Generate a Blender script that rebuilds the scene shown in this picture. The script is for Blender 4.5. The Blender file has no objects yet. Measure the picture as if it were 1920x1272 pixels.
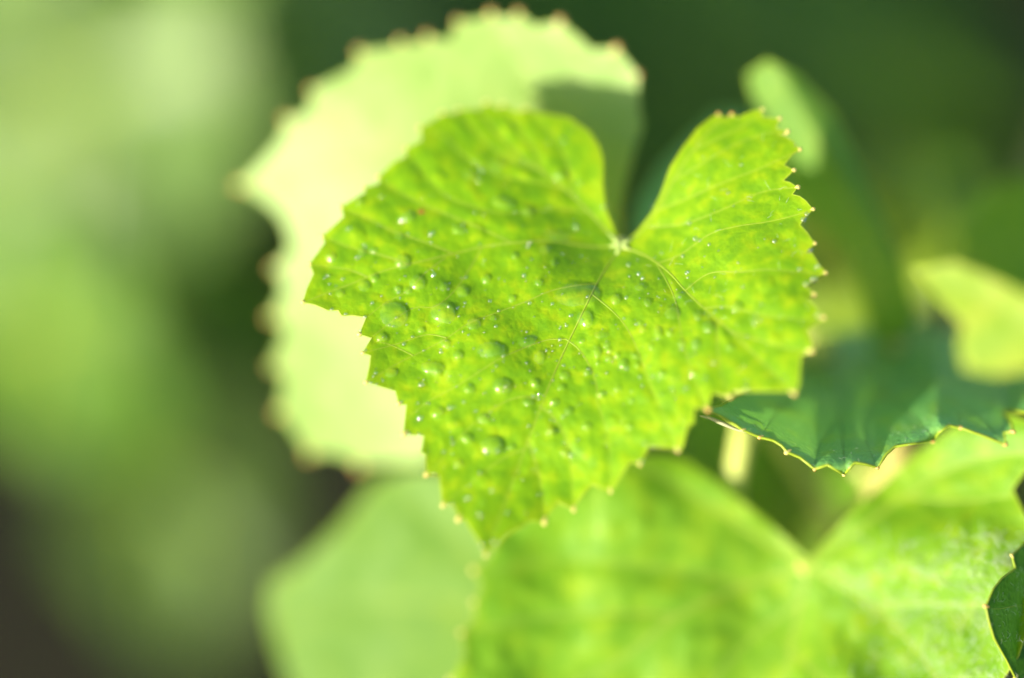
import bpy, math, random
import numpy as np
from mathutils import Vector, noise
from mathutils.geometry import delaunay_2d_cdt

random.seed(7)
R = math.radians
# ------------------------------------------------------------------ camera
SC = bpy.context.scene
COL = SC.collection
PITCH = R(50)                       # the lens looks down on the vine
FOCUS = 0.45                        # metres to the wet leaf
FRAME_W = 0.14                      # metres across the picture at the wet leaf
RIGHT = Vector((1, 0, 0))
FWD = Vector((0, math.cos(PITCH), -math.sin(PITCH)))
UP = Vector((0, math.sin(PITCH), math.cos(PITCH)))
CENTRE = Vector((0, 0, 0.62))       # wet leaf stands 62 cm above the soil
EYE = CENTRE - FWD * FOCUS
cam = bpy.data.cameras.new('camera')
camo = bpy.data.objects.new('camera', cam)
COL.objects.link(camo)
camo.location = EYE
camo.rotation_euler = (math.pi / 2 - PITCH, 0, 0)
cam.sensor_width = 36
cam.lens = FOCUS / FRAME_W * 36
cam.clip_start = 0.01
cam.clip_end = 500
cam.dof.use_dof = True
cam.dof.focus_distance = FOCUS
APERTURE = 0.060
cam.dof.aperture_fstop = cam.lens / 1000 / APERTURE
SC.camera = camo
# ------------------------------------------------------------------ light
S_CAM = (-0.76, -0.29, 0.58)        # towards the sun, in camera axes
S = (RIGHT * S_CAM[0] + UP * S_CAM[1] - FWD * S_CAM[2]).normalized()
ELEV = math.asin(S.z)
w = bpy.data.worlds.new('World')
SC.world = w
w.use_nodes = True
wn = w.node_tree.nodes
sky = wn.new('ShaderNodeTexSky')
sky.sky_type = 'NISHITA'
sky.sun_disc = False
sky.sun_elevation = ELEV
sky.sun_rotation = math.atan2(S.x, S.y)
bg = wn['Background']
bg.inputs['Strength'].default_value = 0.14
w.node_tree.links.new(sky.outputs[0], bg.inputs[0])
sun = bpy.data.lights.new('sun', 'SUN')
sun.energy = 4.6
sun.angle = R(0.55)
sun.color = (1.0, 0.94, 0.83)
suno = bpy.data.objects.new('sun', sun)
COL.objects.link(suno)
suno.location = CENTRE + S * 3
suno.rotation_euler = (-S).to_track_quat('-Z', 'Y').to_euler()
SC.view_settings.view_transform = 'Standard'
SC.view_settings.look = 'None'
SC.view_settings.gamma = 1
SC.view_settings.exposure = 1.42
SC.render.engine = 'CYCLES'
SC.cycles.use_denoising = True
SC.cycles.max_bounces = 10
SC.cycles.transmission_bounces = 8
SC.cycles.sample_clamp_indirect = 6
SC.cycles.caustics_refractive = True
SC.cycles.caustics_reflective = False

# ------------------------------------------------------------------ helpers
PXM = 1920 / FRAME_W                # photo pixels per metre at the focus distance
CM = PXM / 100


def P(px, py, d):
    """point on the photo's ray (px, py), d centimetres beyond the focus distance"""
    z = FOCUS + d * 0.01
    k = z / FOCUS / PXM
    return EYE + FWD * z + RIGHT * ((px - 960) * k) + UP * ((636 - py) * k)


EYEa, FWa, RIa, UPa = (np.array(v) for v in (EYE, FWD, RIGHT, UP))


def PA(xy, d):
    z = FOCUS + d * 0.01
    k = z / FOCUS / PXM
    return EYEa + FWa * z[:, None] + RIa * ((xy[:, 0] - 960) * k)[:, None] + UPa * ((636 - xy[:, 1]) * k)[:, None]


def tag(o, label=None, cat=None, group=None, kind=None):
    if label: o['label'] = label
    if cat: o['category'] = cat
    if group: o['group'] = group
    if kind: o['kind'] = kind
    return o


def mesh_obj(name, verts, faces, mat, parent=None, smooth=True):
    me = bpy.data.meshes.new(name)
    me.from_pydata([tuple(v) for v in verts], [], faces)
    me.materials.append(mat)
    if smooth:
        me.polygons.foreach_set('use_smooth', [True] * len(me.polygons))
    me.update()
    o = bpy.data.objects.new(name, me)
    COL.objects.link(o)
    if parent is not None:
        o.parent = parent
        if parent.parent is None:                                      # sub-parts hang on meshes that stand at the origin
            o.matrix_parent_inverse = parent.matrix_world.inverted()
    return o


def empty(name, loc):
    o = bpy.data.objects.new(name, None)
    COL.objects.link(o)
    o.location = loc
    o.empty_display_size = 0.01
    bpy.context.view_layer.update()
    return o


def tube_geo(pts, radii, n=6, V=None, F=None, cap=True):
    """append a tapering tube along pts (world Vectors)"""
    V = [] if V is None else V
    F = [] if F is None else F
    m = len(pts)
    base = len(V)
    prev = None
    for i, p in enumerate(pts):
        t = (pts[min(i + 1, m - 1)] - pts[max(i - 1, 0)])
        if t.length < 1e-9: t = Vector((0, 0, 1))
        t.normalize()
        a = prev if prev is not None else (Vector((0, 0, 1)) if abs(t.z) < .9 else Vector((1, 0, 0)))
        u = (a - t * a.dot(t)).normalized()
        prev = u
        v = t.cross(u)
        r = radii[i] if hasattr(radii, '__len__') else radii
        for k in range(n):
            an = 2 * math.pi * k / n
            V.append(p + u * (math.cos(an) * r) + v * (math.sin(an) * r))
    for i in range(m - 1):
        for k in range(n):
            a = base + i * n + k
            b = base + i * n + (k + 1) % n
            F.append((a, b, b + n, a + n))
    if cap:
        F.append(tuple(base + k for k in range(n))[::-1])
        F.append(tuple(base + (m - 1) * n + k for k in range(n)))
    return V, F


def smooth_poly(pts, n=8):
    """Catmull-Rom through points (tuples of any length)"""
    out = []
    p = [np.array(q, float) for q in pts]
    for i in range(len(p) - 1):
        a, b, c, d = p[max(i - 1, 0)], p[i], p[i + 1], p[min(i + 2, len(p) - 1)]
        for k in range(n):
            t = k / n
            out.append(.5 * ((2 * b) + (c - a) * t + (2 * a - 5 * b + 4 * c - d) * t * t + (3 * b - a - 3 * c + d) * t ** 3))
    out.append(p[-1])
    return out


# ------------------------------------------------------------------ materials
def nt(name):
    m = bpy.data.materials.new(name)
    m.use_nodes = True
    t = m.node_tree
    t.nodes.clear()
    return m, t, t.nodes, t.links


def leaf_mat(name, dark, light, yellow, vein=(.45, .55, .12), trans=(.5, .75, .03), tfac=.45, rough=.42, spec=.35,
             mott=260, bump=.25, net=.16):
    """leaf blade: mottled green between paler veins, light passing through it"""
    m, t, N, L = nt(name)
    out = N.new('ShaderNodeOutputMaterial')
    co = N.new('ShaderNodeTexCoord')
    n1 = N.new('ShaderNodeTexNoise'); n1.inputs['Scale'].default_value = mott; n1.inputs['Detail'].default_value = 4
    L.new(co.outputs['Object'], n1.inputs['Vector'])
    r1 = N.new('ShaderNodeValToRGB')
    e = r1.color_ramp.elements
    e[0].position = .33; e[0].color = (*dark, 1)
    e[1].position = .52; e[1].color = (*light, 1)
    y = e.new(.72); y.color = (*yellow, 1)
    L.new(n1.outputs['Fac'], r1.inputs['Fac'])
    vo = N.new('ShaderNodeTexVoronoi'); vo.feature = 'DISTANCE_TO_EDGE'; vo.inputs['Scale'].default_value = 900
    L.new(co.outputs['Object'], vo.inputs['Vector'])
    at = N.new('ShaderNodeAttribute'); at.attribute_name = 'vein'
    # fine network of veinlets
    mr = N.new('ShaderNodeMapRange'); mr.inputs['From Min'].default_value = 0.0; mr.inputs['From Max'].default_value = .12
    mr.inputs['To Min'].default_value = net; mr.inputs['To Max'].default_value = 0
    L.new(vo.outputs['Distance'], mr.inputs['Value'])
    mx = N.new('ShaderNodeMath'); mx.operation = 'MAXIMUM'
    L.new(mr.outputs[0], mx.inputs[0]); L.new(at.outputs['Fac'], mx.inputs[1])
    mixc = N.new('ShaderNodeMixRGB'); mixc.inputs[2].default_value = (*vein, 1)
    L.new(mx.outputs[0], mixc.inputs[0]); L.new(r1.outputs[0], mixc.inputs[1])
    ed = N.new('ShaderNodeAttribute'); ed.attribute_name = 'edge'
    mixe = N.new('ShaderNodeMixRGB'); mixe.inputs[2].default_value = (*yellow, 1)
    L.new(ed.outputs['Fac'], mixe.inputs[0]); L.new(mixc.outputs[0], mixe.inputs[1])
    b = N.new('ShaderNodeBump'); b.inputs['Strength'].default_value = bump; b.inputs['Distance'].default_value = .0004
    n2 = N.new('ShaderNodeTexNoise'); n2.inputs['Scale'].default_value = 1400; n2.inputs['Detail'].default_value = 3
    L.new(co.outputs['Object'], n2.inputs['Vector'])
    ad = N.new('ShaderNodeMath'); ad.operation = 'ADD'
    sc = N.new('ShaderNodeMath'); sc.operation = 'MULTIPLY'; sc.inputs[1].default_value = 1.4
    L.new(vo.outputs['Distance'], sc.inputs[0])
    L.new(n2.outputs['Fac'], ad.inputs[0]); L.new(sc.outputs[0], ad.inputs[1])
    L.new(ad.outputs[0], b.inputs['Height'])
    pb = N.new('ShaderNodeBsdfPrincipled')
    pb.inputs['Roughness'].default_value = rough
    pb.inputs['Specular IOR Level'].default_value = spec
    L.new(mixe.outputs[0], pb.inputs['Base Color']); L.new(b.outputs[0], pb.inputs['Normal'])
    tr = N.new('ShaderNodeBsdfTranslucent')
    tm = N.new('ShaderNodeMixRGB'); tm.blend_type = 'MIX'; tm.inputs[0].default_value = .35
    tm.inputs[1].default_value = (*trans, 1); L.new(mixe.outputs[0], tm.inputs[2])
    L.new(tm.outputs[0], tr.inputs['Color']); L.new(b.outputs[0], tr.inputs['Normal'])
    mi = N.new('ShaderNodeMixShader'); mi.inputs[0].default_value = tfac
    L.new(pb.outputs[0], mi.inputs[1]); L.new(tr.outputs[0], mi.inputs[2])
    L.new(mi.outputs[0], out.inputs[0])
    return m


def plain_mat(name, col, rough=.5, tfac=0., col2=None, scale=300, spec=.3):
    m, t, N, L = nt(name)
    out = N.new('ShaderNodeOutputMaterial')
    co = N.new('ShaderNodeTexCoord')
    n = N.new('ShaderNodeTexNoise'); n.inputs['Scale'].default_value = scale
    L.new(co.outputs['Object'], n.inputs['Vector'])
    mc = N.new('ShaderNodeMixRGB')
    mc.inputs[1].default_value = (*col, 1); mc.inputs[2].default_value = (*(col2 or col), 1)
    L.new(n.outputs['Fac'], mc.inputs[0])
    pb = N.new('ShaderNodeBsdfPrincipled'); pb.inputs['Roughness'].default_value = rough
    pb.inputs['Specular IOR Level'].default_value = spec
    L.new(mc.outputs[0], pb.inputs['Base Color'])
    if tfac:
        tr = N.new('ShaderNodeBsdfTranslucent'); L.new(mc.outputs[0], tr.inputs['Color'])
        mi = N.new('ShaderNodeMixShader'); mi.inputs[0].default_value = tfac
        L.new(pb.outputs[0], mi.inputs[1]); L.new(tr.outputs[0], mi.inputs[2]); L.new(mi.outputs[0], out.inputs[0])
    else:
        L.new(pb.outputs[0], out.inputs[0])
    return m


def water_mat(name, base, graze):
    """thin clear water: mostly see-through, a little bent light, bright glints"""
    m, t, N, L = nt(name)
    out = N.new('ShaderNodeOutputMaterial')
    rf = N.new('ShaderNodeBsdfRefraction'); rf.inputs['IOR'].default_value = 1.33; rf.inputs['Roughness'].default_value = 0
    tp = N.new('ShaderNodeBsdfTransparent')
    a = N.new('ShaderNodeMixShader'); a.inputs[0].default_value = .06
    L.new(tp.outputs[0], a.inputs[1]); L.new(rf.outputs[0], a.inputs[2])
    gl = N.new('ShaderNodeBsdfGlossy'); gl.inputs['Roughness'].default_value = .05
    lw = N.new('ShaderNodeLayerWeight'); lw.inputs['Blend'].default_value = .5
    pw = N.new('ShaderNodeMath'); pw.operation = 'POWER'; pw.inputs[1].default_value = 5
    L.new(lw.outputs['Facing'], pw.inputs[0])
    fr = N.new('ShaderNodeMath'); fr.operation = 'MULTIPLY_ADD'; fr.inputs[1].default_value = graze; fr.inputs[2].default_value = base
    L.new(pw.outputs[0], fr.inputs[0])
    b = N.new('ShaderNodeMixShader')
    L.new(fr.outputs[0], b.inputs[0]); L.new(a.outputs[0], b.inputs[1]); L.new(gl.outputs[0], b.inputs[2])
    L.new(b.outputs[0], out.inputs[0])
    return m


M_FRONT = leaf_mat('wet_leaf', (.125, .285, .006), (.185, .355, .004), (.31, .43, .005), vein=(.30, .42, .02),
                   trans=(.40, .60, .002), tfac=.40, rough=.42, spec=.22, net=.08, mott=480, bump=.13)
M_PALE = leaf_mat('pale_leaf', (.19, .32, .045), (.22, .345, .06), (.26, .37, .07), vein=(.27, .39, .09), trans=(.40, .62, .03),
                  tfac=.3, rough=.46, spec=.45)
M_LOW = leaf_mat('low_leaf', (.12, .28, .010), (.16, .32, .010), (.24, .38, .010), vein=(.27, .42, .07),
                 trans=(.3, .55, .006), tfac=.40, rough=.5, spec=.25)
M_TEAL = leaf_mat('bluish_leaf', (.13, .35, .09), (.16, .39, .095), (.23, .42, .045), vein=(.12, .26, .06),
                  trans=(.18, .42, .02), tfac=.35, rough=.40, spec=.55)
M_DARK = leaf_mat('dark_leaf', (.012, .065, .005), (.020, .09, .006), (.04, .12, .008), vein=(.10, .24, .03),
                  trans=(.1, .3, .01), tfac=.25, rough=.45, spec=.3)
M_MID = leaf_mat('mid_leaf', (.095, .215, .014), (.12, .25, .017), (.17, .285, .02), vein=(.25, .4, .1), trans=(.25, .5, .02),
                 tfac=.4, rough=.5, spec=.4)
M_YELL = leaf_mat('yellow_leaf', (.17, .29, .012), (.22, .33, .016), (.32, .37, .03), vein=(.34, .40, .09),
                  trans=(.45, .6, .03), tfac=.35, rough=.45, spec=.4)
M_MARG = plain_mat('leaf_margin', (.42, .50, .04), .45, .4, (.30, .44, .015), 200, .5)
M_TIP = plain_mat('tooth_tip', (.72, .55, .13), .3, .3, (.66, .58, .18), 700, .5)
M_TIPR = plain_mat('tooth_tip_red', (.62, .33, .09), .3, .3, (.62, .46, .12), 700, .5)
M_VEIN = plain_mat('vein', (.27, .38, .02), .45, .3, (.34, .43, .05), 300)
M_VEING = plain_mat('vein_shaded', (.10, .24, .04), .45, .3, (.14, .28, .06), 300)  # darker copy of the vein colour, shade of its leaves put in
M_STEM = plain_mat('petiole', (.50, .52, .14), .45, .2, (.44, .50, .10), 150)
M_CANE = plain_mat('shoot_skin', (.30, .25, .07), .6, 0, (.24, .22, .05), 90)
M_HAIR = plain_mat('leaf_hair', (.5, .58, .42), .4, .3)
M_DRY = plain_mat('dry_tissue', (.62, .62, .38), .6, .3, (.45, .40, .18), 500)
M_SPOT = plain_mat('brown_speck', (.30, .12, .01), .6, 0, (.22, .10, .01), 900)
M_WATER = water_mat('water', .028, .22)
M_BEAD = water_mat('dew_bead', .17, .3)  # reflects more than water does, for brighter glints


# ------------------------------------------------------------------ leaf builder
def seg_dist(pts, poly):
    """distance of each 2-D point to a polyline"""
    best = np.full(len(pts), 1e9)
    poly = np.asarray(poly, float)
    for a, b in zip(poly[:-1], poly[1:]):
        ab = b - a
        q = np.clip(((pts - a) @ ab) / max(ab @ ab, 1e-9), 0, 1)
        d = np.hypot(*(pts - a - q[:, None] * ab).T)
        best = np.minimum(best, d)
    return best


def in_poly(pts, poly):
    x, y = pts[:, 0], pts[:, 1]
    ins = np.zeros(len(pts), bool)
    n = len(poly)
    for i in range(n):
        x0, y0 = poly[i]
        x1, y1 = poly[(i + 1) % n]
        if y0 == y1: continue
        c = ((y0 > y) != (y1 > y)) & (x < (x1 - x0) * (y - y0) / (y1 - y0) + x0)
        ins ^= c
    return ins


def densify(outline, step):
    out = []
    n = len(outline)
    for i in range(n):
        a = np.array(outline[i][:2], float)
        b = np.array(outline[(i + 1) % n][:2], float)
        k = max(1, int(round(np.hypot(*(b - a)) / step)))
        for j in range(k):
            out.append(a + (b - a) * j / k)
    return np.array(out)


def vnoise(x, y, seed):
    """smooth lattice noise in -1..1"""
    def h(i, j):
        n = (i * 374761393 + j * 668265263 + int(seed * 1000) * 982451653) & 0x7fffffff
        n = ((n ^ (n >> 13)) * 1274126177) & 0x7fffffff
        return ((n ^ (n >> 16)) & 0xffff) / 32767.5 - 1
    xi, yi = np.floor(x).astype(np.int64), np.floor(y).astype(np.int64)
    u, v = x - xi, y - yi
    u, v = u * u * u * (u * (u * 6 - 15) + 10), v * v * v * (v * (v * 6 - 15) + 10)
    return (h(xi, yi) * (1 - u) + h(xi + 1, yi) * u) * (1 - v) + (h(xi, yi + 1) * (1 - u) + h(xi + 1, yi + 1) * u) * v


def near_dist(pts, poly, reach):
    best = np.full(len(pts), 1e9)
    lo, hi = poly.min(0) - reach, poly.max(0) + reach
    m = ((pts > lo) & (pts < hi)).all(1)
    if m.any(): best[m] = seg_dist(pts[m], poly)
    return best


class Leaf:
    """a leaf laid out over photo rays: outline, its own smooth surface in depth, veins, margin, tooth tips"""

    def __init__(s, name, outline, depth, mat, label, veins=(), side=(), step=10, quilt=0., quilt_w=16, seed=0,
                 margin=1.6, tip_r=4.5, tip_mats=(None,), vein_w=3.5, vein_mat=None, group='vine leaves', edge_w=14, ripple=0., bumps=()):
        s.depth0 = depth
        s.grid = None
        s.bumps = bumps
        s.quilt, s.quilt_w, s.seed, s.ripple = quilt, quilt_w, seed, ripple
        s.veins = [np.array(smooth_poly(v, 14)) for v in veins]
        s.side = [np.array(smooth_poly(v, 12)) for v in side]
        s.allv = [v[::3, :2] for v in s.veins + s.side]
        bnd = densify(outline, step * .8)
        s.bnd = bnd
        lo, hi = bnd.min(0), bnd.max(0)
        gx = np.arange(lo[0], hi[0], step)
        gy = np.arange(lo[1], hi[1], step * .866)
        X, Y = np.meshgrid(gx, gy)
        X = X + (np.arange(len(gy)) % 2)[:, None] * step * .5
        rng = np.random.RandomState(seed + 1)
        g = np.stack([X.ravel(), Y.ravel()], 1) + rng.uniform(-.12, .12, (X.size, 2)) * step
        g = g[in_poly(g, bnd)]
        db = np.full(len(g), 1e9)
        closed = np.vstack([bnd, bnd[:1]])
        db = seg_dist(g, closed)
        g = g[db > step * .45]
        allp = np.vstack([bnd, g])
        nb = len(bnd)
        res = delaunay_2d_cdt([Vector(p) for p in allp], [], [list(range(nb))], 1, 1e-6)
        pts = np.array([tuple(v) for v in res[0]])
        faces = [tuple(f) for f in res[2]]
        s.pts = pts
        d = s.depth(pts)
        co = PA(pts, d)
        c = outline[0]
        root = empty(name, P(c[0], c[1], float(s.depth(np.array([[c[0], c[1]]], float))[0])))
        tag(root, label, 'leaf', group)
        s.root = root
        # faces look at the camera
        f0 = faces[len(faces) // 2]
        nrm = np.cross(co[f0[1]] - co[f0[0]], co[f0[2]] - co[f0[0]])
        if nrm @ FWa > 0: faces = [f[::-1] for f in faces]
        s.blade = mesh_obj('blade', co, faces, mat, root)
        me = s.blade.data
        va = me.attributes.new('vein', 'FLOAT', 'POINT')
        ea = me.attributes.new('edge', 'FLOAT', 'POINT')
        vd = np.full(len(pts), 1e9)
        for v in s.veins: vd = np.minimum(vd, near_dist(pts, v[::3, :2], 30) / 1.5)
        for v in s.side: vd = np.minimum(vd, near_dist(pts, v[::3, :2], 30))
        va.data.foreach_set('value', np.clip(1 - vd / vein_w, 0, 1) * .55)
        ed = seg_dist(pts, closed)
        ea.data.foreach_set('value', np.clip(1 - ed / edge_w, 0, 1) ** 1.5 * .6)
        # thickened margin
        if margin:
            dd = s.depth(bnd)
            q = [Vector(p) for p in PA(bnd, dd + margin / CM * .85)]
            q.append(q[0]); q.append(q[1])
            V, F = tube_geo(q, margin / PXM, 5, cap=False)
            rim = mesh_obj('margin', V, F, M_MARG, root)
        mains = []
        # veins stand as thin cords on the blade
        vm = vein_mat or M_VEIN
        for lst, nm, w0 in ((s.veins, 'main_vein', 1.0), (s.side, 'side_vein', .6)):
            for v in lst:
                dd = s.depth(v[:, :2])
                q = [Vector(p) for p in PA(v[:, :2], dd - .001)]
                k = len(q)
                wv = vein_w * w0 * .52 / PXM
                up = root
                if nm == 'side_vein' and mains:                        # a side vein belongs to the vein it leaves
                    up = min(mains, key=lambda t: seg_dist(v[:1, :2], t[1])[0])[0]
                ob = mesh_obj(nm, *tube_geo(q, [wv * (1.15 - .85 * i / k) for i in range(k)], 6), vm, up)
                if nm == 'main_vein': mains.append((ob, v[:, :2]))
        # tooth tips
        i = 0
        for o in outline:
            if len(o) > 2:
                r = tip_r * random.uniform(.75, 1.15) / PXM
                if o[2] == 'r': mt = M_TIPR
                else: mt = M_TIP
                bead(P(o[0], o[1], float(s.depth(np.array([[o[0], o[1]]], float))[0]) + r * 70), r, mt, rim if margin else root, s.inward(o))
                i += 1

    def inward(s, o):
        c = s.pts.mean(0)
        return (RIGHT * (c[0] - o[0]) - UP * (c[1] - o[1])).normalized()

    def depth(s, xy):
        x, y = xy[:, 0], xy[:, 1]
        d = s.depth0(x, y).astype(float)
        if s.ripple:
            d = d + vnoise(x / 130, y / 130, s.seed + .3) * s.ripple * .8
        if s.quilt and s.allv:
            vd = np.full(len(xy), 1e9)
            for v in s.allv: vd = np.minimum(vd, near_dist(xy, v, s.quilt_w * 4))
            q = 1 - np.exp(-(vd / s.quilt_w) ** 1.3)
            nz = .8 * vnoise(x / 30, y / 30, s.seed + 5.1) + .25 * vnoise(x / 13, y / 13, s.seed + 9.7)
            d = d - s.quilt * q * (1 + .75 * nz)
        for bx, by, rx, ry, rot, hh, asy in s.bumps:                   # puckers of the blade, many shaped to shade the drops
            m = np.nonzero((np.abs(x - bx) < max(rx, ry) * 1.3) & (np.abs(y - by) < max(rx, ry) * 1.3))[0]
            if not len(m): continue
            u, v = x[m] - bx, y[m] - by
            c, sn = math.cos(rot), math.sin(rot)
            U, W = (u * c - v * sn) / rx, (u * sn + v * c) / ry
            t2 = U * U + W * W
            side = np.clip(.5 + .5 * (u * .78 - v * .62) / max(rx, ry), 0, 1)   # steeper away from the sun, for a dark crescent
            d[m] -= hh * np.clip(1 - t2, 1e-6, 1) ** (1.35 - .75 * side) * (1 - asy + asy * side)
        return d

    def at(s, px, py, lift=0.):
        return P(px, py, s.dep(px, py) - lift)

    def dep(s, px, py):
        """depth read back from a fine grid"""
        if s.grid is None:
            lo, hi = s.bnd.min(0) - 12, s.bnd.max(0) + 12
            gx, gy = np.arange(lo[0], hi[0], 3.), np.arange(lo[1], hi[1], 3.)
            X, Y = np.meshgrid(gx, gy)
            s.grid = (lo, s.depth(np.stack([X.ravel(), Y.ravel()], 1)).reshape(X.shape))
        lo, G = s.grid
        u = min(max((px - lo[0]) / 3, 0), G.shape[1] - 1.001)
        v = min(max((py - lo[1]) / 3, 0), G.shape[0] - 1.001)
        i, j = int(u), int(v)
        u -= i; v -= j
        return float((G[j, i] * (1 - u) + G[j, i + 1] * u) * (1 - v) + (G[j + 1, i] * (1 - u) + G[j + 1, i + 1] * u) * v)

    def normal(s, px, py, h=5):
        a = s.at(px - h, py); b = s.at(px + h, py); c = s.at(px, py - h); e = s.at(px, py + h)
        n = (b - a).cross(c - e).normalized()
        return n if n.dot(FWD) < 0 else -n


BEAD = None


def bead(p, r, mat, parent, inward):
    """little swollen gland at the end of a leaf tooth, drawn out into the blade"""
    V, F = [], []
    q, rr = [], []
    for k in range(7):
        t = k / 6
        q.append(p - inward * r * 1.2 + inward * (r * 3.0 * t))
        rr.append(r * (math.sin(math.pi * min(1, t * 1.5 + .04)) ** .6 if t < .34 else 1.0 - .85 * (t - .34) / .66))
    tube_geo(q, rr, 7, V, F)
    mesh_obj('tooth_tip', V, F, mat, parent)


def petiole(leaf, pts, r, mat=None):
    q = [P(*c) for c in smooth_poly(pts, 8)]
    k = len(q)
    mesh_obj('petiole', *tube_geo(q, [r * (1.15 if i in (0, k - 1) else 1) for i in range(k)], 10), mat or M_STEM, leaf.root)


def soft(v, k): return np.logaddexp(0, v / k) * k


# ------------------------------------------------------------------ soil and far ground
def soil_mat():
    m, t, N, L = nt('soil')
    out = N.new('ShaderNodeOutputMaterial'); co = N.new('ShaderNodeTexCoord')
    n = N.new('ShaderNodeTexNoise'); n.inputs['Scale'].default_value = 9; n.inputs['Detail'].default_value = 9
    L.new(co.outputs['Object'], n.inputs['Vector'])
    r = N.new('ShaderNodeValToRGB'); e = r.color_ramp.elements
    e[0].position = .3; e[0].color = (.008, .0065, .004, 1); e[1].position = .75; e[1].color = (.03, .023, .014, 1)  # colour lowered to hold the shade under the vine
    L.new(n.outputs['Fac'], r.inputs['Fac'])
    b = N.new('ShaderNodeBump'); b.inputs['Distance'].default_value = .02; b.inputs['Strength'].default_value = .8
    L.new(n.outputs['Fac'], b.inputs['Height'])
    pb = N.new('ShaderNodeBsdfPrincipled'); pb.inputs['Roughness'].default_value = .95; pb.inputs['Specular IOR Level'].default_value = .1
    L.new(r.outputs[0], pb.inputs['Base Color']); L.new(b.outputs[0], pb.inputs['Normal']); L.new(pb.outputs[0], out.inputs[0])
    return m


def build_ground():
    V, F = [], []
    xs = sorted(set([-200, -60, -20, -8, -4] + [i * .05 for i in range(-40, 41)] + [4, 8, 20, 60, 200]))
    n = len(xs)
    for y in xs:
        for x in xs:
            z = 0
            if abs(x) < 2 and abs(y) < 2:
                z = .02 * noise.noise((x * 6, y * 6, 0)) + .012 * noise.noise((x * 17, y * 17, 3))
            V.append((x, y, z))
    for j in range(n - 1):
        for i in range(n - 1):
            a = j * n + i
            F.append((a, a + 1, a + n + 1, a + n))
    o = mesh_obj('ground', V, F, soil_mat())
    tag(o, kind='structure', label='bare soil under the vine, coloured dark for its shade')


build_ground()

# ------------------------------------------------------------------ the wet leaf in focus
FRONT = [(1168, 457), (1154, 436), (1137, 396), (1130, 350), (1131, 304), (1124, 277), (1104, 247), (1065, 221), (1010, 213),
         (985, 206, 't'), (969, 212), (944, 197, 't'), (937, 206), (912, 194, 't'), (900, 206), (860, 207, 't'), (852, 215),
         (830, 214, 't'), (814, 226), (788, 240, 't'), (792, 264), (762, 279, 't'), (762, 295), (737, 306), (711, 332, 't'), (711, 346),
         (683, 353, 't'), (686, 362), (641, 388, 't'), (645, 408), (606, 443, 't'), (610, 456), (582, 495, 't'), (589, 514), (577, 540),
         (569, 567, 't'), (591, 572), (615, 582), (635, 582), (641, 592), (660, 591), (688, 595), (675, 627, 't'), (698, 634),
         (681, 662, 't'), (696, 667), (693, 690), (687, 717, 't'), (709, 723), (742, 733), (748, 757, 't'), (763, 759), (760, 788),
         (758, 814, 't'), (796, 817), (791, 849), (799, 854), (800, 890, 't'), (825, 892), (827, 914), (831, 947, 't'), (853, 949),
         (860, 973, 't'), (871, 974), (896, 1012), (911, 1041, 't'), (937, 1018), (952, 1002), (978, 989), (992, 977), (1021, 979, 't'),
         (1029, 963), (1045, 941), (1076, 956, 't'), (1083, 941), (1102, 917), (1111, 909), (1145, 921, 't'), (1153, 912), (1168, 888),
         (1182, 867), (1200, 870, 't'), (1206, 860), (1217, 839), (1257, 840), (1271, 845, 't'), (1280, 838), (1287, 811), (1292, 797),
         (1301, 794), (1302, 769), (1305, 765), (1327, 768, 'r'), (1334, 740), (1341, 738), (1368, 744, 't'), (1376, 732), (1401, 734),
         (1476, 734), (1489, 738, 't'), (1498, 724), (1502, 666), (1521, 659, 't'), (1523, 646), (1514, 619), (1534, 603), (1543, 596, 't'),
         (1531, 578), (1514, 561), (1525, 553, 't'), (1512, 538), (1534, 520), (1547, 512, 't'), (1534, 495), (1522, 475), (1509, 475),
         (1527, 457, 't'), (1514, 438), (1500, 422), (1511, 406), (1524, 393, 't'), (1511, 377), (1500, 369), (1486, 365), (1495, 352, 't'),
         (1482, 343), (1468, 339), (1488, 320, 't'), (1470, 310), (1486, 290), (1499, 281, 't'), (1486, 265), (1474, 258), (1458, 253),
         (1476, 248, 't'), (1454, 242), (1461, 224, 't'), (1429, 220), (1429, 207, 't'), (1413, 208), (1386, 220), (1372, 216, 'r'),
         (1363, 223), (1347, 216, 'r'), (1336, 220), (1308, 242), (1281, 277), (1258, 313), (1240, 363), (1222, 400), (1195, 435)]


def front_depth(x, y):
    d = .0030 * (600 - y) + .0011 * soft(y - 660, 50) + .0009 * soft(520 - y, 60) - .0021 * soft(x - 1110, 60)
    d = d + .45 * np.exp(-((x - 1160) / 130) ** 2 - ((y - 440) / 110) ** 2)  # sunken round the knot
    d = d - .10 * np.clip((y - 900) / 140, 0, 1) ** 2                  # tip hangs forward
    d = d + .0016 * soft(700 - x, 40) * .6                             # left lobe falls back
    return d


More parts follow.
